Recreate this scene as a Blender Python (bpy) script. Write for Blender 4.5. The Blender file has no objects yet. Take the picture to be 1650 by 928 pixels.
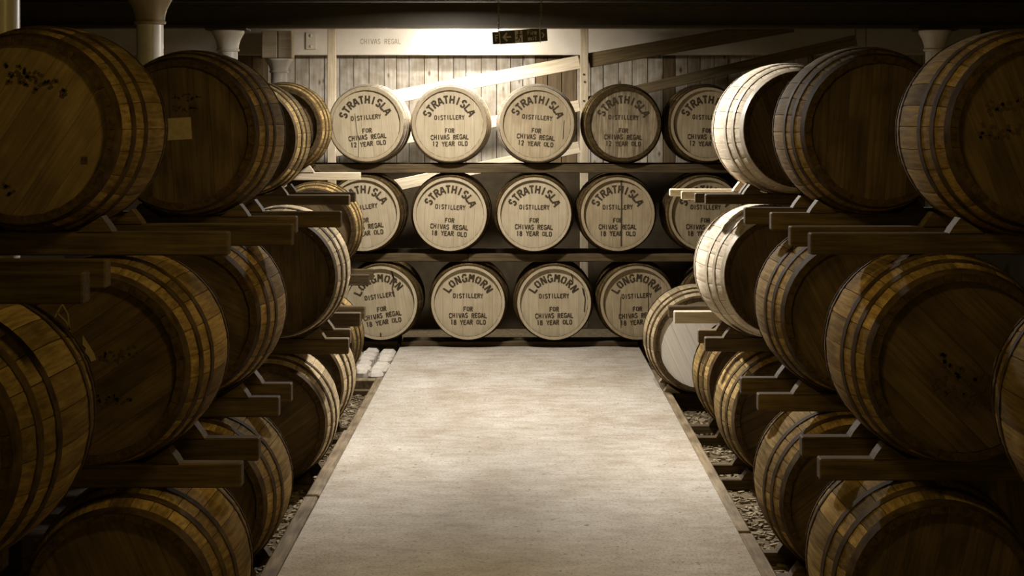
import bpy, bmesh, math, random
from mathutils import Vector, Matrix

# ------------------------------------------------------------------ camera, light
S = bpy.context.scene
EYE = 1.93
cam_d = bpy.data.cameras.new('camera'); cam = bpy.data.objects.new('camera', cam_d)
S.collection.objects.link(cam); S.camera = cam
cam.location = (0, 0, EYE); cam.rotation_euler = (math.pi/2, 0, 0)
cam_d.sensor_width = 36; cam_d.lens = 60.0
cam_d.shift_x = -0.0073; cam_d.shift_y = -0.160
cam_d.clip_end = 60

S.view_settings.view_transform = 'Standard'; S.view_settings.look = 'None'
S.view_settings.gamma = 1; S.view_settings.use_curve_mapping = False
S.view_settings.exposure = 0.0

w = bpy.data.worlds.new('world'); S.world = w; w.use_nodes = True
w.node_tree.nodes['Background'].inputs[0].default_value = (1.0, 0.70, 0.14, 1)
w.node_tree.nodes['Background'].inputs[1].default_value = 0.29

def area(name, loc, target, sx, sy, power, col, spread=180):
    d = bpy.data.lights.new(name, 'AREA'); d.shape = 'RECTANGLE'; d.size = sx; d.size_y = sy
    d.energy = power; d.color = col; d.spread = math.radians(spread)
    o = bpy.data.objects.new(name, d); S.collection.objects.link(o); o.location = loc
    o.rotation_euler = (Vector(target)-Vector(loc)).to_track_quat('-Z', 'Y').to_euler()
    return o
def spot(name, loc, target, power, col, cone, blend=1.0, radius=.06):
    d = bpy.data.lights.new(name, 'SPOT'); d.energy = power; d.color = col
    d.spot_size = math.radians(cone); d.spot_blend = blend; d.shadow_soft_size = radius
    o = bpy.data.objects.new(name, d); S.collection.objects.link(o); o.location = loc
    o.rotation_euler = (Vector(target)-Vector(loc)).to_track_quat('-Z', 'Y').to_euler()
    return o
WARM = (1.0, 0.95, 0.89)
spot('aisle_down_lamp', (0.1, 10.95, EYE+0.95), (0.15, 10.85, 0), 450, WARM, 104)
spot('aisle_side_fill', (-0.15, 11.3, EYE+0.93), (1.35, 9.9, 1.75), 780, WARM, 86)  # added fill spot that brightens the pale right-hand barrels
spot('aisle_left_fill', (0.1, 11.2, EYE+0.93), (-1.35, 9.9, 1.5), 420, WARM, 78)  # added fill spot that lifts the rims of the left stack
area('aisle_lamp', (-0.6, 13.2, EYE+0.92), (-0.6, 13.5, 0), 0.45, 0.12, 88, WARM, 170)
area('back_strip_lamp', (-0.62, 15.3, EYE+0.92), (-0.62, 15.8, EYE-.1), 0.7, 0.08, 88, WARM, 150)
area('beam_lamp', (-0.45, 16.62, EYE+0.97), (-0.45, 17.0, EYE+.75), 0.8, 0.05, 10, WARM, 150)
area('near_amber_fill', (0.0, 4.6, EYE+0.98), (0.0, 7.3, 0.0), 0.6, 0.3, 17, (1.0, 0.72, 0.24), 180)  # added amber fill, tints the dim barrels near the camera
area('path_amber_fill', (0.0, 6.6, EYE+0.98), (0.0, 7.2, 0.0), 0.5, 0.3, 7, (1.0, 0.70, 0.24), 120)  # added amber fill to warm the near end of the path

# ------------------------------------------------------------------ helpers
C = S.collection
RND = random.Random(7)
def tag(o, label=None, cat=None, group=None, kind=None):
    if label: o['label'] = label
    if cat: o['category'] = cat
    if group: o['group'] = group
    if kind: o['kind'] = kind
    return o
def link(name, me, parent=None, loc=(0,0,0), rot=(0,0,0)):
    o = bpy.data.objects.new(name, me); C.objects.link(o)
    o.location = loc; o.rotation_euler = rot
    if parent: o.parent = parent
    return o
def empty(name, loc, rot=(0,0,0)):
    o = bpy.data.objects.new(name, None); C.objects.link(o)
    o.location = loc; o.rotation_euler = rot; o.empty_display_size = 0.1
    return o
def mesh(name, verts, faces, mat=None, smooth=False, fix=True):
    me = bpy.data.meshes.new(name); me.from_pydata([tuple(v) for v in verts], [], faces)
    if fix:
        bm = bmesh.new(); bm.from_mesh(me)
        bmesh.ops.recalc_face_normals(bm, faces=bm.faces); bm.to_mesh(me); bm.free()
    if mat: me.materials.append(mat)
    if smooth:
        me.polygons.foreach_set('use_smooth', [True]*len(me.polygons))
        me.set_sharp_from_angle(angle=math.radians(smooth if smooth is not True else 30))
    me.update(); return me
def box_mesh(name, lo, hi, mat, bev=0.0):
    bm = bmesh.new()
    v = [bm.verts.new((x,y,z)) for x in (lo[0],hi[0]) for y in (lo[1],hi[1]) for z in (lo[2],hi[2])]
    for f in ((0,1,3,2),(4,6,7,5),(0,4,5,1),(2,3,7,6),(0,2,6,4),(1,5,7,3)): bm.faces.new([v[i] for i in f])
    bmesh.ops.recalc_face_normals(bm, faces=bm.faces)
    if bev: bmesh.ops.bevel(bm, geom=list(bm.edges), offset=bev, segments=1, affect='EDGES')
    me = bpy.data.meshes.new(name); bm.to_mesh(me); bm.free(); me.materials.append(mat); return me
def prism(name, poly, y0, y1, mat):           # polygon in xz extruded along y
    n = len(poly)
    v = [(x,y0,z) for x,z in poly] + [(x,y1,z) for x,z in poly]
    f = [list(range(n)), list(range(n,2*n))[::-1]] + [[i,(i+1)%n,n+(i+1)%n,n+i] for i in range(n)]
    return mesh(name, v, f, mat)
def lathe(name, prof, mat, n=32, axis='z'):    # profile of (r, z)
    v=[]; f=[]
    for r,z in prof:
        for k in range(n):
            a=2*math.pi*k/n; v.append((r*math.cos(a), r*math.sin(a), z))
    for i in range(len(prof)-1):
        for k in range(n): f.append([i*n+k, i*n+(k+1)%n, (i+1)*n+(k+1)%n, (i+1)*n+k])
    f.append(list(range(n))); f.append(list(range((len(prof)-1)*n, len(prof)*n)))
    return mesh(name, v, f, mat, 35)

# ------------------------------------------------------------------ materials
def mat(name, dark, light, rough=0.6, scale=(30,30,30), detail=5, bump=0.15, rnd=0.0, metal=0.0,
        blotch=None, spec=0.35, bscale=4.0, lo=0.35, hi=0.68, bdist=0.01):
    m = bpy.data.materials.new(name); m.use_nodes = True
    N = m.node_tree.nodes; L = m.node_tree.links; N.clear()
    out = N.new('ShaderNodeOutputMaterial'); b = N.new('ShaderNodeBsdfPrincipled')
    L.new(b.outputs[0], out.inputs[0])
    tc = N.new('ShaderNodeTexCoord'); oi = N.new('ShaderNodeObjectInfo')
    mp = N.new('ShaderNodeMapping'); mp.inputs['Scale'].default_value = scale
    ad = N.new('ShaderNodeVectorMath'); ad.operation = 'MULTIPLY_ADD'
    cb = N.new('ShaderNodeCombineXYZ')
    for i in range(3): L.new(oi.outputs['Random'], cb.inputs[i])
    L.new(cb.outputs[0], ad.inputs[0]); ad.inputs[1].default_value = (37, 23, 51)
    L.new(tc.outputs['Object'], ad.inputs[2]); 
    L.new(ad.outputs[0], mp.inputs[0])
    nz = N.new('ShaderNodeTexNoise'); nz.inputs['Scale'].default_value = 1; nz.inputs['Detail'].default_value = detail
    nz.inputs['Roughness'].default_value = 0.62
    L.new(mp.outputs[0], nz.inputs[0])
    cr = N.new('ShaderNodeValToRGB'); e = cr.color_ramp.elements
    e[0].position = lo; e[0].color = (*dark,1); e[1].position = hi; e[1].color = (*light,1)
    L.new(nz.outputs['Fac'], cr.inputs[0]); col = cr.outputs[0]
    if blotch:
        n2 = N.new('ShaderNodeTexNoise'); n2.inputs['Scale'].default_value = bscale; n2.inputs['Detail'].default_value = 6
        L.new(ad.outputs[0], n2.inputs[0])
        r2 = N.new('ShaderNodeValToRGB'); r2.color_ramp.elements[0].position = 0.42; r2.color_ramp.elements[1].position = 0.62
        r2.color_ramp.elements[0].color = (1,1,1,1); r2.color_ramp.elements[1].color = (*blotch,1)
        L.new(n2.outputs['Fac'], r2.inputs[0])
        mx = N.new('ShaderNodeMix'); mx.data_type='RGBA'; mx.blend_type='MULTIPLY'; mx.inputs[0].default_value = 1
        L.new(col, mx.inputs[6]); L.new(r2.outputs[0], mx.inputs[7]); col = mx.outputs[2]
    if rnd:
        ma = N.new('ShaderNodeMapRange'); ma.inputs[3].default_value = 1-rnd; ma.inputs[4].default_value = 1+rnd*0.55
        L.new(oi.outputs['Random'], ma.inputs[0])
        vm = N.new('ShaderNodeVectorMath'); vm.operation='SCALE'
        L.new(col, vm.inputs[0]); L.new(ma.outputs[0], vm.inputs['Scale']); col = vm.outputs[0]
    L.new(col, b.inputs['Base Color'])
    b.inputs['Roughness'].default_value = rough; b.inputs['Metallic'].default_value = metal
    b.inputs['Specular IOR Level'].default_value = spec
    if bump:
        bp = N.new('ShaderNodeBump'); bp.inputs['Strength'].default_value = bump; bp.inputs['Distance'].default_value = bdist
        L.new(nz.outputs['Fac'], bp.inputs['Height']); L.new(bp.outputs[0], b.inputs['Normal'])
    return m
GR = (70, 3.5, 70)                  # grain along y
OAK = {
 'dark': mat('oak_shaded', (.10,.062,.022), (.24,.158,.065), .85, GR, rnd=.42, bump=.25, blotch=(.65,.62,.58), spec=.06),
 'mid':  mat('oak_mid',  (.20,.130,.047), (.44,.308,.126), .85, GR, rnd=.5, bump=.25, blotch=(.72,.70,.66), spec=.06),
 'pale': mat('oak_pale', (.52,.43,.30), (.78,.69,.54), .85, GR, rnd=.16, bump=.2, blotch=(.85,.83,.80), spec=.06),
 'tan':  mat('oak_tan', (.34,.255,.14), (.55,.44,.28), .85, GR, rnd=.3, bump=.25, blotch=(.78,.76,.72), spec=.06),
}
HG = (60, 60, 3.5)                  # grain along z
HEADM = {
 'dark': mat('head_dark', (.075,.047,.017), (.145,.093,.037), .65, HG, rnd=.14, bump=.2, blotch=(.55,.52,.48)),
 'mid':  mat('head_mid', (.16,.105,.045), (.27,.185,.09), .65, HG, rnd=.14, bump=.2, blotch=(.6,.57,.53)),
 'cream': mat('head_painted_cream', (.43,.35,.225), (.52,.43,.285), .55, HG, rnd=.04, bump=.08, blotch=(.90,.88,.84), bscale=6),
 'tan': mat('head_tan', (.36,.28,.165), (.47,.375,.23), .6, HG, rnd=.05, bump=.1, blotch=(.85,.82,.78), bscale=5),
 'worn': mat('head_worn_wood', (.19,.135,.07), (.47,.38,.24), .65, HG, rnd=.25, bump=.2, blotch=(.6,.57,.5), bscale=5),
 'white': mat('head_fresh_white', (.74,.68,.57), (.86,.80,.70), .6, HG, rnd=.02, bump=.05),
}
ENDG = mat('end_grain_dark', (.035,.022,.008), (.09,.057,.023), .85, (40,40,40), bump=.2, spec=.1)
HOOP = mat('hoop_iron', (.03,.018,.006), (.095,.060,.024), .75, (14,14,14), bump=.12, metal=.0, spec=.08)
HOOPP = mat('hoop_pale_lit', (.34,.28,.19), (.55,.47,.36), .6, (14,14,14), bump=.08, metal=.0, spec=.2)  # pale tone puts lamplight on the bright rims into the hoop colour
INK = mat('stencil_ink', (.035,.022,.009), (.075,.05,.022), .8, (60,60,60), bump=0)
FAINT = mat('faded_ink', (.05,.032,.012), (.07,.045,.018), .9, (60,60,60), bump=0)
CHALK = mat('chalk', (.25,.19,.10), (.33,.26,.15), .9, (80,80,80), bump=0)
PAPER = mat('paper', (.34,.27,.15), (.42,.34,.20), .9, (30,30,30), bump=.05)
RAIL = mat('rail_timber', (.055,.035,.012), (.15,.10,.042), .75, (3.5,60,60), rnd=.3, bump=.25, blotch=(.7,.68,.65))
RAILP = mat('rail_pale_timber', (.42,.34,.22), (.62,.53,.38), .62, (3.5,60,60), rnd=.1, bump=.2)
BRACED = mat('brace_shaded_timber', (.10,.07,.03), (.21,.15,.07), .7, (3,50,50), bump=.12)  # darker copy of the brace timber, for light falling off at the right
BRACE = mat('brace_timber', (.40,.32,.20), (.60,.51,.37), .6, (3,50,50), rnd=.1, bump=.12)
POST = mat('post_timber', (.40,.32,.20), (.58,.49,.35), .6, (50,50,3), rnd=.1, bump=.12, blotch=(.8,.78,.74))
BOARD = mat('wall_board_pine', (.38,.32,.235), (.57,.515,.43), .6, (40,40,2.2), rnd=.22, bump=.12, blotch=(.74,.7,.62), bscale=9)
def knots(m):
    N=m.node_tree.nodes; L=m.node_tree.links; b=[n for n in N if n.type=='BSDF_PRINCIPLED'][0]
    src=b.inputs['Base Color'].links[0].from_socket
    ad=[n for n in N if n.type=='VECT_MATH' and n.operation=='MULTIPLY_ADD'][0]
    mp=N.new('ShaderNodeMapping'); mp.inputs['Scale'].default_value=(9,.5,4.2); L.new(ad.outputs[0],mp.inputs[0])
    vo=N.new('ShaderNodeTexVoronoi'); vo.inputs['Scale'].default_value=1; L.new(mp.outputs[0],vo.inputs[0])
    r=N.new('ShaderNodeValToRGB'); e=r.color_ramp.elements
    e[0].position=.07; e[0].color=(.30,.22,.13,1); e[1].position=.17; e[1].color=(1,1,1,1); L.new(vo.outputs['Distance'],r.inputs[0])
    x=N.new('ShaderNodeMix'); x.data_type='RGBA'; x.blend_type='MULTIPLY'; x.inputs[0].default_value=1
    L.new(src,x.inputs[6]); L.new(r.outputs[0],x.inputs[7]); L.new(x.outputs[2],b.inputs['Base Color'])
knots(BOARD)
BOARDD = mat('wall_board_dark', (.11,.072,.03), (.20,.135,.065), .7, (40,40,2.2), rnd=.2, bump=.12)
BLACKP = mat('beam_dark_paint', (.030,.020,.006), (.045,.031,.010), .55, (9,9,9), bump=.05)
WHITEP = mat('beam_cream_paint', (.60,.53,.41), (.68,.61,.49), .38, (5,5,5), bump=.03, spec=.5)
COLP = mat('column_cream_paint', (.66,.60,.50), (.76,.70,.60), .32, (9,9,9), bump=.05, spec=.5)
COLD = mat('column_cap_paint', (.30,.23,.13), (.38,.30,.18), .35, (9,9,9), bump=.05, spec=.5)
IRON = mat('iron', (.16,.115,.055), (.24,.18,.10), .5, (40,40,40), bump=.1, metal=.3)
BACK = mat('dark_board_backing', (.03,.02,.008), (.05,.034,.014), .9, (8,8,8), bump=0)
STONE = mat('wall_stone_dark', (.035,.024,.008), (.06,.042,.016), .9, (4,4,4), bump=.1)
SETT = mat('granite_sett', (.55,.49,.40), (.74,.68,.58), .7, (26,26,26), rnd=.12, bump=.3)
KERB = mat('kerb_timber', (.17,.12,.06), (.36,.275,.165), .75, (40,3,40), rnd=.2, bump=.3, blotch=(.65,.62,.58))
SIGNB = mat('sign_panel', (.040,.030,.008), (.052,.040,.012), .45, (9,9,9), bump=0)
SIGNP = mat('sign_print', (.52,.44,.29), (.58,.49,.33), .6, (9,9,9), bump=0)

def concrete():
    m = bpy.data.materials.new('concrete'); m.use_nodes = True
    N = m.node_tree.nodes; L = m.node_tree.links
    b = N['Principled BSDF']; tc = N.new('ShaderNodeTexCoord')
    def noise(scale, detail, vec, rough=.6):
        mp = N.new('ShaderNodeMapping'); mp.inputs['Scale'].default_value = vec; L.new(tc.outputs['Object'], mp.inputs[0])
        n = N.new('ShaderNodeTexNoise'); n.inputs['Scale'].default_value = scale; n.inputs['Detail'].default_value = detail
        n.inputs['Roughness'].default_value = rough; L.new(mp.outputs[0], n.inputs[0]); return n
    def ramp(src, p0, c0, p1, c1):
        r = N.new('ShaderNodeValToRGB'); e = r.color_ramp.elements
        e[0].position=p0; e[0].color=(*c0,1); e[1].position=p1; e[1].color=(*c1,1); L.new(src, r.inputs[0]); return r.outputs[0]
    def mul(a, c):
        x = N.new('ShaderNodeMix'); x.data_type='RGBA'; x.blend_type='MULTIPLY'; x.inputs[0].default_value=1
        L.new(a, x.inputs[6]); L.new(c, x.inputs[7]); return x.outputs[2]
    n1 = noise(1.6, 10, (1,.6,1), .68); n2 = noise(60, 4, (1,.7,1), .7); n3 = noise(7, 8, (.7,1.3,1), .75); n4 = noise(26, 2, (1,1,1))
    c = ramp(n1.outputs['Fac'], .34, (.42,.355,.265), .66, (.62,.575,.505))
    c = mul(c, ramp(n3.outputs['Fac'], .36, (.74,.70,.64), .60, (1,1,1)))
    c = mul(c, ramp(n2.outputs['Fac'], .32, (.62,.58,.52), .50, (1,1,1)))
    c = mul(c, ramp(n4.outputs['Fac'], .29, (.4,.36,.3), .33, (1,1,1)))
    L.new(c, b.inputs['Base Color']); b.inputs['Roughness'].default_value = .62
    b.inputs['Specular IOR Level'].default_value = .3
    bp = N.new('ShaderNodeBump'); bp.inputs['Strength'].default_value = .35; bp.inputs['Distance'].default_value = .01
    ad = N.new('ShaderNodeMath'); L.new(n2.outputs['Fac'], ad.inputs[0]); L.new(n3.outputs['Fac'], ad.inputs[1])
    L.new(ad.outputs[0], bp.inputs['Height']); L.new(bp.outputs[0], b.inputs['Normal'])
    return m
CONC = concrete()
DIRT = mat('dirt', (.06,.042,.018), (.17,.125,.065), .95, (22,22,22), detail=8, bump=.6, bdist=.02)
CHIP = mat('wood_chip', (.14,.10,.05), (.42,.34,.22), .8, (9,9,9), rnd=.2, bump=0, lo=.3, hi=.75)

# ------------------------------------------------------------------ the setting
GZ = -0.14                                      # level of the dirt beside the path
tag(link('floor', box_mesh('floor', (-1.04,0.5,GZ), (1.04,15.15,0), CONC, .006)), 'pale worn concrete path down the middle of the aisle', None, kind='structure')
tag(link('ground', box_mesh('ground', (-5,0.5,GZ-.15), (5,17.3,GZ), DIRT)), 'dark dirt and chip ground under the casks', None, kind='structure')
ground = bpy.data.objects['ground']
tag(link('ceiling', box_mesh('ceiling', (-5,0.5,EYE+1.02), (5,17.5,EYE+1.1), BLACKP)), 'dark painted ceiling above the beams', None, kind='structure')
wb = tag(link('wall_back', box_mesh('wall_back', (-5,17.25,GZ), (5,17.4,EYE+1.02), BACK)), 'back wall clad in upright pine boards', None, kind='structure')
tag(link('wall_left', box_mesh('wall_left', (-5.1,0.5,GZ), (-4.6,17.4,EYE+1.02), STONE)), 'dark side wall behind the left stack', None, kind='structure')
tag(link('wall_right', box_mesh('wall_right', (4.6,0.5,GZ), (5.1,17.4,EYE+1.02), STONE)), 'dark side wall behind the right stack', None, kind='structure')
# upright boards, each a piece of the wall
bws = [0.125, 0.14, 0.155]
bm_ = {}
for wd in bws:
    for k, m_ in (('p', BOARD), ('d', BOARDD)):
        bm_[(wd,k)] = box_mesh('board', (-wd/2+.003, -.022, EYE-.40), (wd/2-.003, 0, EYE+1.0), m_, .003)  # boards stop at the top row; dark backing below stands in for shade
x = -4.1
while x < 4.1:
    wd = RND.choice(bws); xc = x+wd/2
    dark = (0.12 < xc < 0.55) or (1.44 < xc < 1.56) or xc < -2.4 and RND.random() < .4 or RND.random() < .04  # darker boards by position and at random; far left imitates light falling off
    link('board', bm_[(wd,'d' if dark else 'p')], wb, (xc, 17.25 - RND.choice((0,0,.006,.012)), 0))
    x += wd
# kerb timbers
for sgn, n in ((-1,1),(1,2)):
    ends = [(.6,3.4),(3.41,6.2),(6.21,8.9),(8.91,10.8),(10.81,13.1)] if sgn<0 else [(.6,2.6),(2.61,5.7),(5.71,8.1),(8.11,10.3),(10.31,13.5)]
    root = tag(empty('trim_%d' % n, (sgn*1.08, 0, GZ)), 'timber kerb along the %s edge of the concrete path' % ('left' if sgn<0 else 'right'), None, kind='structure')
    for i,(a,b) in enumerate(ends):
        o = link('kerb_timber', box_mesh('kerb_timber', (-.036,a,0), (.036,b,.13+.006*(i%2)), KERB, .008), root)
        o.rotation_euler.z = RND.uniform(-.002,.002)
# granite setts at the far left of the path
sm = box_mesh('sett', (-.066,-.095,0), (.066,.095,.11), SETT, .024)
sm2 = box_mesh('sett', (-.058,-.086,0), (.058,.086,.11), SETT, .024)
for r_ in range(8):
    for c_ in range(4):
        o = link('sett', sm if (r_+c_)%3 else sm2, ground, (-1.125-.148*c_+RND.uniform(-.008,.008), 13.42+.245*r_+(.11 if c_%2 else 0)+RND.uniform(-.008,.008), GZ+.02+RND.uniform(-.008,.01)), (RND.uniform(-.04,.04),RND.uniform(-.05,.05),RND.uniform(-.06,.06)))
link('edging_timber', box_mesh('edging_timber', (-1.62,13.15,GZ), (-1.06,13.24,GZ+.10), KERB, .008), ground)
# litter of wood chips and gravel on the dirt: uncountable
v=[]; f=[]
for i in range(7000):
    sg = RND.choice((-1,1)); px = sg*RND.uniform(1.13,1.75); py = RND.uniform(5.5,13.1 if sg<0 else 14.5)
    a = RND.uniform(0,math.pi); l = RND.uniform(.006,.026); ww = RND.uniform(.004,.012); h = RND.uniform(.002,.012)
    z0 = GZ-.001+RND.uniform(0,.006); n=len(v); ti=RND.uniform(-.008,.008)
    for q,(sx,sy) in enumerate(((-1,-1),(1,-1),(1,1),(-1,1))):
        dx=sx*l; dy=sy*ww
        v.append((px+dx*math.cos(a)-dy*math.sin(a), py+dx*math.sin(a)+dy*math.cos(a), z0))
    for q in range(4): v.append((v[n+q][0]*1.0, v[n+q][1], z0+h+(ti if q in(0,3) else -ti)*.6))
    f += [[n+4,n+5,n+6,n+7],[n,n+1,n+5,n+4],[n+1,n+2,n+6,n+5],[n+2,n+3,n+7,n+6],[n+3,n,n+4,n+7]]
tag(link('gravel_litter', mesh('gravel_litter', v, f, CHIP, fix=False)), 'scattered wood chips and grit on the dirt beside the path', 'debris', kind='stuff')

# ------------------------------------------------------------------ steelwork, posts, braces
def ibeam_mesh(name, x0, x1, yc, z0, z1, fw, m, ft=.022, wt=.02):
    h=fw/2; t=wt/2
    P=[(-h,z0),(h,z0),(h,z0+ft),(t,z0+ft),(t,z1-ft),(h,z1-ft),(h,z1),(-h,z1),(-h,z1-ft),(-t,z1-ft),(-t,z0+ft),(-h,z0+ft)]
    n=len(P); v=[(x0,yc+y,z) for y,z in P]+[(x1,yc+y,z) for y,z in P]
    F=[[i,(i+1)%n,n+(i+1)%n,n+i] for i in range(n)]+[list(range(n)),list(range(n,2*n))[::-1]]
    return mesh(name, v, F, m)
tag(link('steel_beam', ibeam_mesh('steel_beam', -4.6, 4.6, 14.17, EYE+.795, EYE+1.005, .16, BLACKP)), 'wide dark painted steel beam crossing the top of the picture', 'beam')
wbeam = empty('steel_beam', (0, 17.08, EYE+.69)); tag(wbeam, 'cream painted steel beam with brand lettering above the back barrels', 'beam')
link('girder', ibeam_mesh('girder', -4.6, 4.6, 0, .0, .33, .15, WHITEP, ft=.028, wt=.10), wbeam)
pl = link('splice_plate', box_mesh('splice_plate', (-2.13,-.075,.055), (-2.025,-.05,.225), WHITEP, .004), wbeam)
bolt = lathe('bolt', [(.0,0),(.016,0),(.016,.010),(.008,.016),(.0005,.016)], WHITEP, 12)
for zz in (.085,.19): link('bolt', bolt, pl, (-2.077,-.075,zz), (math.pi/2,0,0))

cap_prof = [(.082,0),(.092,.005),(.096,.018),(.088,.03),(.092,.06),(.104,.10),(.128,.145),(.134,.155),(.134,.175)]
def column(xc, yc, capz, label, mcap, zbase=GZ, r=.08):
    e = empty('cast_iron_column', (xc,yc,zbase)); tag(e, label, 'column', 'cast iron columns')
    link('shaft', lathe('shaft', [(r,1.45),(r,EYE+capz-zbase)], COLP, 28), e)
    link('shade_dark_base', lathe('shade_dark_base', [(r*1.12,0),(r*1.12,.12),(r*1.01,.16),(r*1.01,1.45)], BLACKP, 28), e)  # lower shaft coloured dark in place of the gloom behind the barrels
    c = link('capital', lathe('capital', [(a*r/.08,b) for a,b in cap_prof], mcap, 28), e, (0,0,EYE+capz-zbase))
    link('cap_plate', box_mesh('cap_plate', (-.17,-.12,0), (.17,.12,.02), BLACKP, .003), e, (0,0,EYE+capz-zbase+.175))
    return e
column(-2.40, 7.92, .61, 'cream iron column at the top left corner of the picture', COLD)
column(-2.236, 10.33, .60, 'cream iron column with dark flared capital behind the two nearest left barrels', COLD)
column(-2.42, 14.17, .60, 'cream iron column under the dark beam, third from the left edge', COLP)
column(3.45, 14.17, .60, 'cream iron column with flared capital above the right stack', COLP)
e = empty('cast_iron_column', (-2.36,16.75,GZ)); tag(e, 'cream column with timber packing block behind the far left top barrel', 'column', 'cast iron columns')
link('shaft', lathe('shaft', [(.09,0),(.09,.12),(.08,.16),(.08,EYE+.5-GZ)], COLP, 28), e)
link('capital', lathe('capital', [(a,b*.8) for a,b in cap_prof], COLP, 28), e, (0,0,EYE+.5-GZ))
bl = link('packing_block', box_mesh('packing_block', (-.15,-.13,0), (-.002,.09,.265), BRACE, .006), e, (0,0,EYE+.645-GZ))
link('packing_block', box_mesh('packing_block', (.006,-.12,0), (.14,.09,.265), BRACE, .006), e, (0,0,EYE+.645-GZ))

def post(xc, w_, y0, y1, label, ztop=.92):
    e = empty('timber_post', (xc,(y0+y1)/2,0)); tag(e, label, 'post', 'timber posts of the back rack')
    d=(y1-y0)/2
    link('upright', box_mesh('upright', (-w_/2,-d,0), (w_/2,d,EYE+ztop), POST, .004), e)
    hole = lathe('bolt_head', [(.011,0),(.011,.004),(.0005,.005)], INK, 12)
    for zz in ((.47,.40,.22) if xc>0 else ()): link('bolt_head', hole, e, (.004*math.sin(zz*50),-d,EYE+zz), (math.pi/2,0,0))
    return e
post(-1.785, .078, 16.20, 16.28, 'upright timber post left of the first top-row lettered barrel')
post(.615, .076, 16.17, 16.28, 'upright timber post between the third and fourth top-row lettered barrels')
def brace(xa, za, xb, zb, h, y0, y1, label, m=BRACE):
    # za/zb = centre heights (relative to the eye) of the two ends
    ln = math.hypot(xb-xa, zb-za); a = math.atan2(zb-za, xb-xa)
    o = link('diagonal_brace', box_mesh('diagonal_brace', (0,0,-h/2), (ln,y1-y0,h/2), m, .004), None, (xa,y0,EYE+za), (0,-a,0))
    return tag(o, label, 'brace', 'diagonal timber braces')
brace(-1.75, .155, .57, .590, .125, 16.21, 16.26, 'pale diagonal timber brace above the second and third lettered barrels')
brace(-1.75,-.255, .57, .175, .11, 16.21, 16.26, 'pale diagonal timber brace seen low between the top-row lettered barrels')
brace(-1.75,-.70, .57,-.22, .11, 16.21, 16.26, 'diagonal timber brace seen in gaps above the second-row lettered barrels')
brace(.66, .605, 2.6, .945, .14, 16.21, 16.26, 'dark diagonal timber brace rising right from the post to the beam', BRACED)
brace(.66, .215, 3.2, .80, .10, 16.21, 16.26, 'dark diagonal timber brace above the fifth top-row lettered barrel', BRACED)
for xx, l in ((3.17,'left'),(3.27,'right')):
    o = link('hanger_rod', lathe('hanger_rod', [(.006,0),(.006,.42)], IRON, 10), None, (xx,16.1,EYE+.60)); tag(o, 'thin iron hanger rod above the right stack, %s one of two' % l, 'rod', 'hanger rods')

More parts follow.
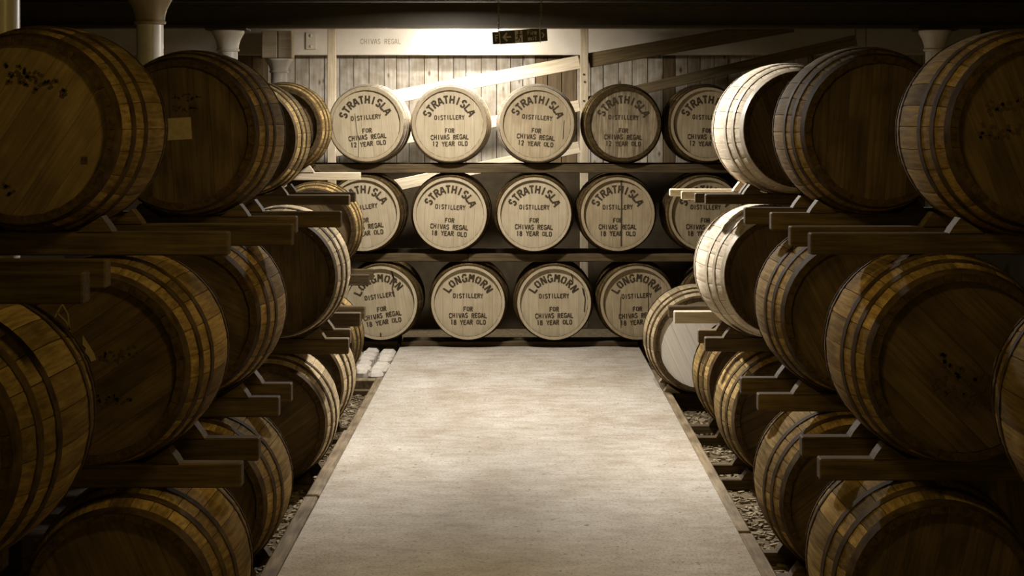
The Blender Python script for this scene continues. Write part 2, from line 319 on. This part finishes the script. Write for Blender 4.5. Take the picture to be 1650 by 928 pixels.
# ------------------------------------------------------------------ stencil glyphs (strokes on a 4 x 6 grid)
GL = {
'A':[[(.1,0),(1.65,5.8)],[(2.35,5.8),(3.9,0)],[(1.35,2),(2.65,2)]],
'C':[[(3.7,4.5),(2.9,5.6),(1.3,5.6),(.4,4.5),(.4,3.3)],[(.4,2.7),(.4,1.5),(1.3,.4),(2.9,.4),(3.7,1.5)]],
'D':[[(.5,.2),(.5,5.8)],[(1.3,5.5),(2.6,5.5),(3.6,4.4),(3.6,1.6),(2.6,.5),(1.3,.5)]],
'E':[[(.5,0),(.5,6)],[(1.2,5.5),(3.8,5.5)],[(1.2,3.1),(3,3.1)],[(1.2,.5),(3.8,.5)]],
'F':[[(.5,0),(.5,6)],[(1.2,5.5),(3.8,5.5)],[(1.2,3.0),(3,3.0)]],
'G':[[(3.6,4.6),(2.8,5.6),(1.3,5.6),(.4,4.5),(.4,3.3)],[(.4,2.7),(.4,1.5),(1.3,.4),(2.8,.4)],[(3.5,.2),(3.5,2.6),(2.2,2.6)]],
'H':[[(.5,0),(.5,6)],[(3.5,0),(3.5,6)],[(1.25,3),(2.75,3)]],
'I':[[(2,0),(2,6)]],
'L':[[(.6,0),(.6,6)],[(1.3,.5),(3.8,.5)]],
'M':[[(.3,0),(.3,6)],[(3.7,0),(3.7,6)],[(.9,5.6),(1.9,2.4)],[(2.2,2.4),(3.1,5.6)]],
'N':[[(.4,0),(.4,6)],[(3.6,0),(3.6,6)],[(1.0,5.4),(3.0,.6)]],
'O':[[(1.65,5.6),(.4,4.4),(.4,1.6),(1.65,.4)],[(2.35,5.6),(3.6,4.4),(3.6,1.6),(2.35,.4)]],
'R':[[(.5,0),(.5,6)],[(1.2,5.5),(2.8,5.5),(3.5,4.8),(3.5,4),(2.8,3.2),(1.2,3.2)],[(2.2,2.6),(3.7,0)]],
'S':[[(3.5,4.7),(2.7,5.6),(1.3,5.6),(.5,4.8),(.5,3.9),(1.7,3.25)],[(2.2,2.9),(3.5,2.1),(3.5,1.2),(2.7,.4),(1.3,.4),(.5,1.3)]],
'T':[[(2,0),(2,4.8)],[(.1,5.5),(3.9,5.5)]],
'V':[[(.1,6),(1.7,.2)],[(3.9,6),(2.3,.2)]],
'Y':[[(2,0),(2,2.6)],[(.2,6),(1.7,3.1)],[(3.8,6),(2.3,3.1)]],
'1':[[(2.1,0),(2.1,6)],[(1.2,4.9),(1.9,5.6)]],
'2':[[(.5,4.6),(1.3,5.6),(2.8,5.6),(3.5,4.7),(3.5,4),(1.2,1.2)],[(.5,.5),(3.7,.5)]],
'8':[[(2,5.6),(1.0,5.3),(.7,4.4),(1.1,3.5),(2,3.1),(2.9,3.5),(3.3,4.4),(3.0,5.3),(2,5.6)],[(2,3.1),(.9,2.7),(.45,1.7),(.9,.7),(2,.35),(3.1,.7),(3.55,1.7),(3.1,2.7),(2,3.1)]],
'i':[[(2,0),(2,3.8)],[(2,5),(2,5.9)]],
'r':[[(1,0),(1,3.9)],[(1,2.6),(1.9,3.7),(3.2,3.7)]],
'e':[[(.5,2),(3.5,2),(3.3,3.2),(2.4,3.9),(1.4,3.9),(.5,2.9),(.5,1.2),(1.4,.2),(3.3,.3)]],
'x':[[(.5,0),(3.5,3.9)],[(.5,3.9),(3.5,0)]],
't':[[(2.6,.2),(1.7,.6),(1.7,5.3)],[(.5,3.8),(3.2,3.8)]],
}
def stroke_poly(pts, t, V, F, y, xf):
    # constant width ribbon along pts, mitred, in the xz plane at depth y
    n=len(pts); Lp=[]; Rp=[]
    for i in range(n):
        p=Vector(pts[i])
        d1=(p-Vector(pts[i-1])).normalized() if i>0 else None
        d2=(Vector(pts[i+1])-p).normalized() if i<n-1 else None
        d=(d1 or d2) if (d1 is None or d2 is None) else (d1+d2).normalized()
        nn=Vector((-d.y,d.x)); k=1.0
        if d1 is not None and d2 is not None: k=1/max(.5,nn.dot(Vector((-d1.y,d1.x))))
        Lp.append(p+nn*t*k/2); Rp.append(p-nn*t*k/2)
    b=len(V)
    for a,c in zip(Lp,Rp):
        for q in (a,c):
            X,Z=xf(q.x,q.y); V.append((X,y,Z))
    for i in range(n-1): F.append([b+2*i,b+2*i+1,b+2*i+3,b+2*i+2])
def put_line(V,F,text,cx,cz,h,cw,t,y,jit=None):
    k=h/6.0; total=len(text)*cw; x0=cx-total/2
    for i,ch in enumerate(text):
        if ch==' ': continue
        ox=x0+i*cw+(cw-4*k*.82)/2
        dz=(jit.uniform(-1,1)*h*.05 if jit else 0)
        for s_ in GL[ch]: stroke_poly(s_, t, V, F, y, lambda a,b: (ox+a*k*.82, cz-h/2+b*k+dz))
def put_arc(V,F,text,R,h,span,t,y,cz=0,lean=0):
    n=len(text); k=h/6.0
    for i,ch in enumerate(text):
        a=math.radians(span/2 - span*i/(n-1))
        cx_,cz_=-R*math.sin(a), cz+R*math.cos(a)
        def xf(u,v_,a=a,cx_=cx_,cz_=cz_):
            uu=(u-2)*k*.92; vv=(v_-3)*k
            return cx_+uu*math.cos(a)-vv*math.sin(a), cz_+uu*math.sin(a)+vv*math.cos(a)
        for s_ in GL[ch]: stroke_poly(s_, t, V, F, y, xf)
def letters(top, bottom, span):
    j=random.Random(len(top)*3+int(bottom[:2]))
    V=[];F=[]; put_arc(V,F,top,.212,.068,span,1.5,0,.0)
    arch=mesh('arched_name', V, F, INK, fix=False)
    out=[('arched_name',arch)]
    for tx,cz,h,cw in (('DISTILLERY',.058,.040,.0262),('FOR',-.055,.041,.028),('CHIVAS REGAL',-.112,.042,.0276),(bottom,-.170,.042,.0282)):
        pos=0
        for word in tx.split(' '):
            V=[];F=[]; put_line(V,F,' '*pos+word+' '*(len(tx)-pos-len(word)),0,cz,h,cw,1.5,0,j); pos+=len(word)+1
            out.append(('wording',mesh('wording',V,F,INK,fix=False)))
    return out
LET = {'t': letters('STRATHISLA','12 YEAR OLD',128), 'm': letters('STRATHISLA','18 YEAR OLD',126), 'b': letters('LONGMORN','18 YEAR OLD',114)}

# lettering on the cream beam
V=[];F=[]; put_line(V,F,'CHIVAS REGAL',-1.385,.135,.052,.034,.75,-.0515)
link('brand_lettering', mesh('brand_lettering', V, F, mat('faded_brown_paint', (.20,.14,.07),(.30,.22,.12),.8,(40,40,40),bump=0), fix=False), wbeam)

# ------------------------------------------------------------------ barrels
HL = .43                                        # half length
def rad(y, R, r): return R-(R-r)*(abs(y)/HL)**2.0
WIDS = (12,13,15)
def stave_mesh(wdeg, R, r, m):
    ny=8; ys=[-HL+2*HL*i/ny for i in range(ny+1)]; h=math.radians(wdeg-.35)/2; t=.026
    V=[];F=[]
    for y in ys:
        rr=rad(y,R,r)
        for a,q in ((-h,rr-.0016),(-h*.8,rr),(h*.8,rr),(h,rr-.0016),(h,rr-t),(-h,rr-t)):
            V.append((q*math.sin(a), y, q*math.cos(a)))
    for i in range(ny):
        for k in range(6): F.append([6*i+k,6*i+(k+1)%6,6*(i+1)+(k+1)%6,6*(i+1)+k])
    F.append(list(range(6))); F.append(list(range(6*ny,6*ny+6)))
    me=mesh('stave', V, F, m, 25); me.materials.append(ENDG)
    for p in me.polygons:
        if abs(p.normal.y)>.8 or all(math.hypot(me.vertices[i].co.x,me.vertices[i].co.z)<rad(me.vertices[i].co.y,R,r)-.01 for i in p.vertices): p.material_index=1
    return me
def hoop_mesh(y0, y1, R, r, m, n=48):
    V=[];F=[]
    prof=[(y0,.0),(y0,.0035),(y1,.0035),(y1,.0)]
    for y,o in prof:
        q=rad(y,R,r)+o-(.001 if o==0 else 0)
        for k in range(n):
            a=2*math.pi*k/n; V.append((q*math.sin(a),y,q*math.cos(a)))
    for i in range(3):
        for k in range(n): F.append([i*n+k,i*n+(k+1)%n,(i+1)*n+(k+1)%n,(i+1)*n+k])
    return mesh('hoop', V, F, m, 35)
def head_boards(rin, m):
    xs=[-1,-.74,-.46,-.15,.14,.44,.72,1]; out=[]
    for a,b in zip(xs[:-1],xs[1:]):
        x0=a*rin+.0005; x1=b*rin-.0005; pts=[]
        N_=5
        for i in range(N_+1):
            x=x0+(x1-x0)*i/N_; pts.append((x,-math.sqrt(max(0,rin*rin-x*x))))
        for i in range(N_,-1,-1):
            x=x0+(x1-x0)*i/N_; pts.append((x,math.sqrt(max(0,rin*rin-x*x))))
        out.append(prism('head_board', pts, 0, .02, m))
    return out
KIND={}
def kind(wood, head, R=.380, r=.322, hoop=None):
    key=(wood,head,R,r,hoop.name if hoop else '')
    if key in KIND: return KIND[key]
    hm = hoop or HOOP
    ys=[(0,.045),(.125,.16),(.245,.28)]
    d=dict(st={w_:stave_mesh(w_,R,r,OAK[wood]) for w_ in WIDS},
      hoops=[hoop_mesh(-HL+a,-HL+b,R,r,hm) for a,b in ys]+[hoop_mesh(HL-b,HL-a,R,r,hm) for a,b in ys],
      hb=head_boards(r-.024,HEADM[head]), rear=prism('rear_head',[((r-.024)*math.cos(2*math.pi*k/32),(r-.024)*math.sin(2*math.pi*k/32)) for k in range(32)],0,.02,HEADM[head]),
      R=R,r=r)
    KIND[key]=d; return d
def ring_mesh(r0, r1, m, n=48):
    V=[];F=[]
    for y,q in ((0,r0),(-.003,r0),(-.003,r1),(0,r1)):
        for k in range(n):
            a=2*math.pi*k/n; V.append((q*math.cos(a),y,q*math.sin(a)))
    for i in range(4):
        j=(i+1)%4
        for k in range(n): F.append([i*n+k,i*n+(k+1)%n,j*n+(k+1)%n,j*n+k])
    return mesh('chime_ring', V, F, m, 35)
RINGS={}
def barrel(X, Dh, Z, wood, head, label, group, yaw=0, pitch=0, roll=None, text=None, trot=0, ring=None, R=.380, r=.322, hoop=None):
    k=kind(wood,head,R,r,hoop); rn=random.Random(int(X*1000)*7+int(Dh*100)+int(Z*77))
    e=empty('oak_barrel',(X,Dh+HL,EYE+Z-R),(0,0,math.radians(yaw)))
    tag(e,label,'barrel',group)
    ws=[12]*9+[13]*9+[15]*9; rn.shuffle(ws); a=rn.uniform(0,6.28)
    for w_ in ws:
        h=math.radians(w_)/2; a+=h
        link('stave',k['st'][w_],e,(0,0,R),(0,a,0)); a+=h
    for h in k['hoops']: link('hoop',h,e,(0,0,R))
    rot=math.radians(roll if roll is not None else (trot if text else rn.uniform(-70,70)))
    for b in k['hb']: link('head_board',b,e,(0,-HL+.022,R),(0,-rot,0))
    link('rear_head',k['rear'],e,(0,HL-.045,R))
    if ring:
        key=(ring,r)
        if key not in RINGS: RINGS[key]=ring_mesh(r-.0245,r-.001,HEADM[ring])
        link('chime_ring',RINGS[key],e,(0,-HL,R))
    if text:
        for nm,me_ in LET[text]: link(nm,me_,e,(0,-HL+.0205,R),(0,-math.radians(trot),0))
    return e
def strokes(parent, name, polys, t, m, R=.380):
    V=[];F=[]
    for p in polys: stroke_poly(p,t,V,F,0,lambda a,b:(a,b))
    return link(name, mesh(name,V,F,m,fix=False), parent, (0,-HL+.0203,R))
def scribble(parent, cx, cz, n, size, seed, m=FAINT, tilt=0.0, name='faded_marking'):
    # rows of worn, unreadable stencil dashes
    rn=random.Random(seed); P=[]
    for i in range(n):
        for q in range(rn.randint(3,5)):
            ax=cx+(i-n/2)*size*.9+rn.uniform(-.3,.3)*size; az=cz+(i-n/2)*size*tilt+rn.uniform(-.6,.6)*size
            b=rn.uniform(0,6.28); l=size*rn.uniform(.3,.65)
            P.append([(ax,az),(ax+l*math.cos(b),az+l*math.sin(b))])
    o=strokes(parent,name,P,size*.30,m); o['kind']='stuff'; return o

ROWL={'t':-.03,'m':-.846,'b':-1.662}; ROWR={'t':-.03,'m':-.836,'b':-1.642}
RN={'t':'top','m':'middle','b':'bottom'}
NEAR=['nearest the camera','second from the camera','third from the camera','fourth from the camera','farthest from the camera']
LB={}
def side(sd,key,row,Dh,X,wood,head,label,dz=0,**kw):
    Z=(ROWL if sd=='L' else ROWR)[row]+dz
    LB[(sd,key)]=(X,Dh,row,barrel(X,Dh,Z,wood,head,label,'oak barrels in the %s stack'%('left' if sd=='L' else 'right'),**kw)); return LB[(sd,key)][3]
# left stack
b=side('L','t1','t',5.87,-1.713,'mid','mid','large oak barrel with smudged dark markings, top left corner of the picture',dz=0.01)
scribble(b,.06,.155,7,.036,3,tilt=-.25); scribble(b,.02,.19,5,.03,4,tilt=-.3); scribble(b,-.10,-.20,6,.034,5,tilt=-.4)
strokes(b,'bung_mark',[[(.20,-.105),(.222,-.105)]],.026,INK)
b=side('L','t2','t',7.35,-1.462,'mid','dark','oak barrel with small paper label, second in top row of left stack',dz=-0.015)
link('paper_label', box_mesh('paper_label',(-.10,-.002,-.02),(.012,.0,.075),PAPER),b,(.035,-HL+.021,.380),(0,-.06,0))
scribble(b,.03,.16,6,.022,9); scribble(b,.03,.115,6,.022,11)
side('L','t3','t',10.72,-1.748,'mid','dark','oak barrel third in top row of left stack, half hidden behind the second',yaw=2,dz=-0.06)
side('L','t4','t',13.75,-1.942,'mid','dark','oak barrel farthest in top row of left stack, beside the lettered barrels',yaw=2)
side('L','m0','m',4.32,-1.607,'mid','dark','huge oak barrel flank cut by the left edge of the picture')
b=side('L','m1','m',5.87,-1.475,'mid','dark','oak barrel with chalk strokes and torn paper on its head, middle left')
strokes(b,'chalk_mark',[[(-.148,.145),(-.103,.225),(-.083,.19),(-.077,.128)],[(-.120,.195),(-.090,.165),(-.077,.135)],[(-.077,.13),(-.082,.105)]],.006,CHALK)
link('torn_paper', prism('torn_paper',[(0,.062),(.012,.045),(.04,.0),(.047,-.022),(.03,-.03),(.022,-.012),(.008,.004),(.012,.018),(0,.03)],-.002,0,PAPER),b,(-.033,-HL+.021,.435))
scribble(b,.10,.05,6,.026,21,tilt=.2); scribble(b,.06,-.10,7,.03,23,tilt=-.2)
side('L','m2','m',7.38,-1.46,'mid','dark','oak barrel second full one in middle row of left stack, pale worn staves')
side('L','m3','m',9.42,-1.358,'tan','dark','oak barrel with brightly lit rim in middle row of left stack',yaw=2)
side('L','m4','m',13.6,-1.662,'mid','mid','oak barrel farthest in middle row of left stack, overlapping a lettered barrel',yaw=3)
side('L','b1','b',5.87,-1.385,'mid','dark','oak barrel at the bottom left, cut by the lower picture edge')
side('L','b2','b',7.4,-1.435,'mid','dark','oak barrel second from the front in bottom row of left stack')
side('L','b3','b',9.42,-1.421,'tan','dark','oak barrel third from the front in bottom row of left stack',yaw=3)
side('L','b4','b',10.8,-1.459,'tan','dark','oak barrel fourth from the front in bottom row of left stack',yaw=1)
side('L','b5','b',12.8,-1.589,'mid','dark','oak barrel farthest in bottom row of left stack, beside the stone setts',yaw=1)
# right stack
b=side('R','t1','t',5.9,1.814,'mid','dark','large oak barrel at the top right corner, cut by the picture edge')
scribble(b,-.10,.10,6,.035,31,tilt=.2); scribble(b,-.10,.0,7,.035,33)
side('R','t2','t',7.33,1.549,'mid','dark','whole oak barrel with plain dark head, top row of right stack')
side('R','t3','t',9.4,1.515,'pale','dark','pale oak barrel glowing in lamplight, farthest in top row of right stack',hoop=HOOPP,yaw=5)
side('R','m0','m',4.45,1.789,'mid','dark','oak barrel flank just showing at the right picture edge')
b=side('R','m1','m',5.87,1.53,'mid','dark','large oak barrel with faded stencil marks, middle row of right stack')
scribble(b,.02,-.03,5,.04,41,tilt=-.5); scribble(b,-.02,-.09,4,.04,43,tilt=-.5)
strokes(b,'chalk_mark',[[(.215,.17),(.20,.08),(.17,-.04)],[(.205,.06),(.165,.05)],[(.21,.05),(.245,.065)]],.006,CHALK)
side('R','m2','m',7.42,1.477,'mid','dark','oak barrel with dark head, second in middle row of right stack')
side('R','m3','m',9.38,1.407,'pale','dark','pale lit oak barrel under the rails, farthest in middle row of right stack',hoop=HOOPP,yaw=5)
side('R','b1','b',5.9,1.464,'mid','dark','oak barrel at the bottom right, cut by the lower picture edge')
side('R','b2','b',7.38,1.466,'mid','dark','oak barrel second from the front in bottom row of right stack')
side('R','b9','b',7.38,2.26,'mid','dark','oak barrel deep in shadow, second place out in bottom row at right picture edge')
side('R','b3','b',9.45,1.515,'mid','dark','oak barrel with a bright patch on its staves, bottom row right')
side('R','b4','b',10.75,1.522,'mid','dark','oak barrel fourth in bottom row of right stack, before the white-headed one')
b5=barrel(1.305,12.17,-1.575,'tan','white','barrel with blank white head on the dirt at the right of the path','oak barrels in the right stack',R=.390,r=.335)
# back row
XS={'t':[-1.32,-.604,.15,.898,1.62],'m':[-1.348,-.60,.128,.848,1.604],'b':[-1.198,-.444,.298,1.015,1.735]}
ZS={'t':0,'m':-.775,'b':-1.54}
ROT={'t':[5,1,-4,-1,-2],'m':[7,-3,-1,0,-1],'b':[9,0,1,3,0]}
HD={'t':['cream','cream','tan','worn','tan'],'m':['cream','cream','cream','tan','tan'],'b':['cream','cream','cream','tan','dark']}  # darker tan at the right end puts the dimmer light into the heads
ORD=['first','second','third','fourth','fifth']
DB=14.7; BK={}
for row in 'tmb':
    for i,X in enumerate(XS[row]):
        wood={'t':['pale','pale','pale','mid','dark'][i],'m':'dark','b':'dark'}[row]  # stave tone carries the light: pale under the lamp, dark in shade
        name={'t':'STRATHISLA 12 year','m':'STRATHISLA 18 year','b':'LONGMORN 18 year'}[row]
        lab='cream-headed barrel stencilled %s, %s from left in the %s back row' % (name,ORD[i],RN[row])
        tx=row
        if row=='b' and i==4: lab='dark barrel behind the white-headed one, right end of the bottom back row'; tx=None
        if row=='t' and i==3: lab='barrel with worn brown boards stencilled STRATHISLA, fourth in the top back row'
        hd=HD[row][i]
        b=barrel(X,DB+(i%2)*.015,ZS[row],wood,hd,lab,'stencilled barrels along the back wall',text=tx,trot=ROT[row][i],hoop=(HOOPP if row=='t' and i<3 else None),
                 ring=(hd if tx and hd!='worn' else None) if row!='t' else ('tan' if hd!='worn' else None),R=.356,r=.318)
        BK[(row,i)]=b
def crack(key, polys, t, m=INK): strokes(BK[key],'split',polys,t,m,R=.356)
crack(('m',3),[[(.03,.285),(.034,.1),(.03,-.28)]],.012)
crack(('b',0),[[(.09,.29),(.115,.2),(.10,.12),(.12,.05)],[(.10,.24),(.14,.17)]],.012)
crack(('b',0),[[(0,-.26),(.002,-.297)]],.014)
crack(('b',2),[[(.15,.25),(.165,.19)]],.010)
crack(('b',2),[[(.255,.12),(.27,.03),(.262,-.08)],[(.245,.13),(.26,.06)]],.010)
crack(('b',3),[[(.095,.16),(.1,.0),(.095,-.10)]],.006)
crack(('b',3),[[(-.14,.05),(-.145,-.1),(-.138,-.22)]],.006)
crack(('t',0),[[(-.10,.09),(-.085,-.05),(-.068,-.15),(-.07,-.29)]],.005)
crack(('t',2),[[(.235,.03),(.225,-.13)]],.006)

# ------------------------------------------------------------------ rails and chocks
RAILH={'L':.088,'R':.078}
chm={}
def chock_mesh(sg, m):
    k=(sg,m.name)
    if k not in chm:
        P=[(.135,0),(.262,0),(.250,.02),(.222,.056)]
        P=[(x*sg,z) for x,z in P]
        chm[k]=prism('chock',P,-.04,.04,m)
    return chm[k]
def rail(sd, D, xe, row, barrels, label, m=RAIL, xo=None, h=None, dz=0, wy=.07, zoff=0):
    """beam running in x from the aisle end xe outwards; row = level of the barrels it carries"""
    Z=(ROWL if sd=='L' else ROWR)[row]-.364+dz
    hh=h or RAILH[sd]; sg=-1 if sd=='L' else 1
    if row=='b': hh=EYE+Z-GZ
    xo=xo or 2.12
    ln=xo-abs(xe)
    o=empty('barrel_rail',(sg*abs(xe),D,EYE+Z-hh)); tag(o,label,'rail','barrel rails of the %s stack'%('left' if sd=='L' else 'right'))
    lo,hi=(0,ln) if sg>0 else (-ln,0)
    link('beam',box_mesh('beam',(lo,-wy/2,0),(hi,wy/2,hh),m,.005),o)
    for X in barrels:
        for s_ in (-1,1):
            xx=X-sg*abs(xe)
            if abs(X+s_*.19)<abs(xe)+.03: continue
            link('chock',chock_mesh(s_,RAIL if m is RAIL else m),o,(xx,0,hh))
    return o
ED={-1:'near',1:'far'}
def pair(sd,row,Dh,xs,xe1,xe2,what,d1=.20,d2=.47,m1=RAIL,m2=RAIL,**kw):
    rail(sd,Dh+d1,xe1,row,xs,'near timber rail of the pair under '+what,m1,**kw)
    rail(sd,Dh+d2,xe2,row,xs,'far timber rail of the pair under '+what,m2,**kw)
def X_(sd,k): return LB[(sd,k)][0]
def two(sd,row,D1,x1,D2,x2,xs,what,m1=RAIL,m2=RAIL,**kw):
    rail(sd,D1,x1,row,xs,'near timber rail of the pair under '+what,m1,**kw)
    rail(sd,D2,x2,row,xs,'far timber rail of the pair under '+what,m2,**kw)
# left, top level
rail('L',4.56,-1.157,'t',[-2.0],'nearest timber rail at the left picture edge, above the huge barrel flank',wy=.08,h=.083)
rail('L',4.98,-1.20,'t',[-2.0],'timber rail behind the nearest one at the left picture edge',h=.083)
two('L','t',6.12,-1.04,6.60,-.876,[X_('L','t1')],'the nearest top-row barrel, left stack',dz=.01,h=.085)
two('L','t',7.60,-.99,8.02,-.837,[X_('L','t2')],'the paper-labelled top-row barrel',dz=-.015,h=.075)
two('L','t',10.97,-1.09,11.40,-1.095,[X_('L','t3')],'the third top-row barrel, left stack',dz=-.06,h=.065)
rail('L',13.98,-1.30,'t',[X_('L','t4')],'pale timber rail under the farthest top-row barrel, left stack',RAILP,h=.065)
rail('L',14.40,-1.45,'t',[X_('L','t4')],'dim far rail under the farthest top-row barrel, left stack',h=.065)
# left, middle level
two('L','m',4.56,-1.5,4.98,-1.5,[X_('L','m0')],'the huge left-edge barrel')
two('L','m',6.12,-.993,6.61,-1.005,[X_('L','m1')],'the chalk-marked barrel, left stack')
two('L','m',7.59,-1.067,7.99,-1.065,[X_('L','m2')],'the second full middle-row barrel, left stack')
two('L','m',9.66,-.965,10.1,-.998,[X_('L','m3')],'the bright-rimmed middle-row barrel, left stack')
two('L','m',10.97,-1.02,11.38,-1.029,[],'the fourth middle-row place, left stack')
two('L','m',13.75,-1.21,14.25,-1.22,[X_('L','m4')],'the farthest middle-row barrel, left stack')
for k,Dh,t in (('b1',5.87,'the cut-off bottom left barrel'),('b2',7.40,'the second bottom-row barrel, left stack'),('b3',9.42,'the third bottom-row barrel, left stack'),('b4',10.8,'the fourth bottom-row barrel, left stack'),('b5',12.8,'the farthest bottom-row barrel, left stack')):
    two('L','b',Dh+.22,-1.13,Dh+.64,-1.13 if k!='b5' else -1.66,[X_('L',k)],t)
# right, top level
two('R','t',6.2,1.052,6.6,1.043,[X_('R','t1')],'the nearest top-row barrel, right stack',xo=2.3)
two('R','t',7.62,1.12,8.08,1.064,[X_('R','t2')],'the plain dark-headed top-row barrel, right stack')
two('R','t',9.60,1.044,9.74,1.0,[X_('R','t3')],'the glowing pale top-row barrel',h=.055)
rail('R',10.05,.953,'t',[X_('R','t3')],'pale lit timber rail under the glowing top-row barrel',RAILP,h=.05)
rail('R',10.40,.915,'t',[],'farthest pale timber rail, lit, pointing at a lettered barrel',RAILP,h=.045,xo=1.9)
# right, middle level
two('R','m',4.68,1.62,5.10,1.62,[X_('R','m0')],'the barrel at the right picture edge')
two('R','m',6.15,1.077,6.58,1.084,[X_('R','m1')],'the faded-stencil middle-row barrel, right stack')
two('R','m',7.62,1.062,8.1,1.048,[X_('R','m2')],'the second middle-row barrel, right stack')
two('R','m',9.62,1.044,9.98,1.043,[X_('R','m3')],'the pale middle-row barrel, right stack')
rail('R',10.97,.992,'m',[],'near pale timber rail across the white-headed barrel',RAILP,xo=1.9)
rail('R',11.3,.984,'m',[],'far timber rail across the white-headed barrel',xo=1.9)
for k,Dh,t in (('b1',5.90,'the cut-off bottom right barrel'),('b2',7.38,'the second bottom-row barrel, right stack'),('b3',9.45,'the bright-patched bottom-row barrel, right stack'),('b4',10.75,'the fourth bottom-row barrel, right stack')):
    two('R','b',Dh+.22,1.125,Dh+.64,1.125,[X_('R',k)]+([X_('R','b9')] if k=='b2' else []),t,xo=(2.7 if k=='b2' else 2.12))
# white-headed barrel stands on two ground rails of its own
for D,l in ((12.42,'near'),(12.84,'far')):
    zt=EYE-1.575-.376
    o=empty('barrel_rail',(1.13,D,GZ)); tag(o,l+' ground rail of the pair under the white-headed barrel','rail','barrel rails of the right stack')
    link('beam',box_mesh('beam',(0,-.035,0),(.75,.035,zt-GZ),RAIL,.005),o)
    for s_ in (-1,1): link('chock',chock_mesh(s_,RAILP if s_<0 else RAIL),o,(1.305-1.13,0,zt-GZ))
# back rails
def brail(x0,x1,D,ztop,zbot,xs,label,wy=.07):
    o=empty('barrel_rail',((x0+x1)/2,D,EYE+zbot)); tag(o,label,'rail','long rails under the lettered barrels')
    link('beam',box_mesh('beam',(x0-(x0+x1)/2,-wy/2,0),(x1-(x0+x1)/2,wy/2,ztop-zbot),RAIL,.005),o)
    for X in xs:
        for s_ in (-1,1): link('chock',chock_mesh(s_,RAIL),o,(X-(x0+x1)/2,0,ztop-zbot))
brail(-2.0,2.3,14.83,-.347,-.424,[],'long front timber rail under the top lettered row')
brail(-2.0,2.3,15.4,-.347,-.424,[],'long back timber rail under the top lettered row')
brail(-2.0,-.447,14.83,-1.122,-1.194,[],'left length of the front rail under the middle lettered row')
brail(-.445,2.3,14.83,-1.124,-1.194,[],'right length of the front rail under the middle lettered row')
brail(-2.0,2.3,15.4,-1.122,-1.194,[],'long back timber rail under the middle lettered row')
brail(-1.03,1.03,14.86,-1.888,-1.929,[],'long front floor rail under the bottom lettered row',wy=.08)
brail(-1.03,1.03,15.1,-1.888,-1.929,[],'long back floor rail under the bottom lettered row')
for sg,l in ((-1,'left'),(1,'right')):
    o=empty('barrel_rail',(sg*1.06,15.15,GZ)); tag(o,l+' ground rail end beside the bottom lettered row','rail','long rails under the lettered barrels')
    for D in (-.25,.25): link('beam',box_mesh('beam',(0 if sg>0 else -1.1,D-.04,0),(1.1 if sg>0 else 0,D+.04,EYE-1.888-GZ),RAIL,.005),o)

# ------------------------------------------------------------------ hanging fire exit sign
D=12.67; tl=math.radians(3.6)
sg=empty('fire_exit_sign',(0.003,D,EYE+.652),(0,-tl,0)); tag(sg,'small dark fire exit sign with arrow hanging on two chains','sign')
link('panel',box_mesh('panel',(-.15,-.006,-.05),(.15,.006,.05),SIGNB,.003),sg)
link('edge_strip',box_mesh('edge_strip',(-.153,-.009,-.056),(-.146,.009,.052),SIGNP,.001),sg)
link('edge_strip',box_mesh('edge_strip',(.146,-.009,-.056),(.153,.009,.052),SIGNP,.001),sg)
link('pictogram_field',box_mesh('pictogram_field',(-.036,-.0075,-.045),(.020,-.006,.045),SIGNP),sg)
V=[];F=[]
def rib(pts,t,y=-.0085): stroke_poly(pts,t,V,F,y,lambda a,b:(a,b))
n0=len(V); V+= [(-.004+.009*math.cos(i*.785),-.0085,.032+.009*math.sin(i*.785)) for i in range(8)]; F.append(list(range(n0,n0+8)))
rib([(-.004,.022),(-.010,-.008)],.014); rib([(-.010,-.008),(.004,-.016),(.002,-.04)],.008); rib([(-.010,-.008),(-.016,-.024),(-.032,-.028)],.008)
rib([(-.006,.018),(.008,.010),(.016,.018)],.006); rib([(-.006,.018),(-.02,.012),(-.024,-.002)],.006)
link('running_figure',mesh('running_figure',V,F,SIGNB,fix=False),sg)
V=[];F=[]; rib([(-.122,.0),(-.066,.0)],.012); rib([(-.095,.03),(-.122,.0),(-.095,-.03)],.013)
link('arrow',mesh('arrow',V,F,SIGNP,fix=False),sg)
V=[];F=[]; put_line(V,F,'Fire',.092,.022,.032,.017,1.1,-.0085); put_line(V,F,'exit',.092,-.02,.032,.017,1.1,-.0085)
link('wording',mesh('wording',V,F,SIGNP,fix=False),sg)
# second panel behind the first
link('panel',box_mesh('panel',(-.205,.03,-.046),(.205,.042,.046),SIGNB,.003),sg)
V=[];F=[]; rib([(-.180,-.025),(-.180,.02),(-.160,.02)],.008,.0285); rib([(-.180,0),(-.165,0)],.007,.0285); rib([(.166,.02),(.180,.0),(.166,-.02)],.009,.0285)
link('arrow',mesh('arrow',V,F,SIGNP,fix=False),sg)
def torus_link(V,F,c,R,r,flip,el=1.5):
    n=10;m=5;b=len(V)
    for i in range(n):
        a=2*math.pi*i/n
        for j in range(m):
            q=2*math.pi*j/m; rr=R+r*math.cos(q)
            p=(rr*math.cos(a), r*math.sin(q), rr*math.sin(a)*el)
            if flip: p=(p[1],p[0],p[2])
            V.append((c[0]+p[0],c[1]+p[1],c[2]+p[2]))
    for i in range(n):
        for j in range(m): F.append([b+i*m+j,b+((i+1)%n)*m+j,b+((i+1)%n)*m+(j+1)%m,b+i*m+(j+1)%m])
for xx,z0 in ((-.157,.04),(.157,.052)):
    V=[];F=[]; z=z0; i=0
    while z<.375: torus_link(V,F,(0,0,z),.0068,.0022,i%2); z+=.0165; i+=1
    c=link('chain',mesh('chain',V,F,IRON,fix=False),sg,(xx,.01,0),(0,tl,0))
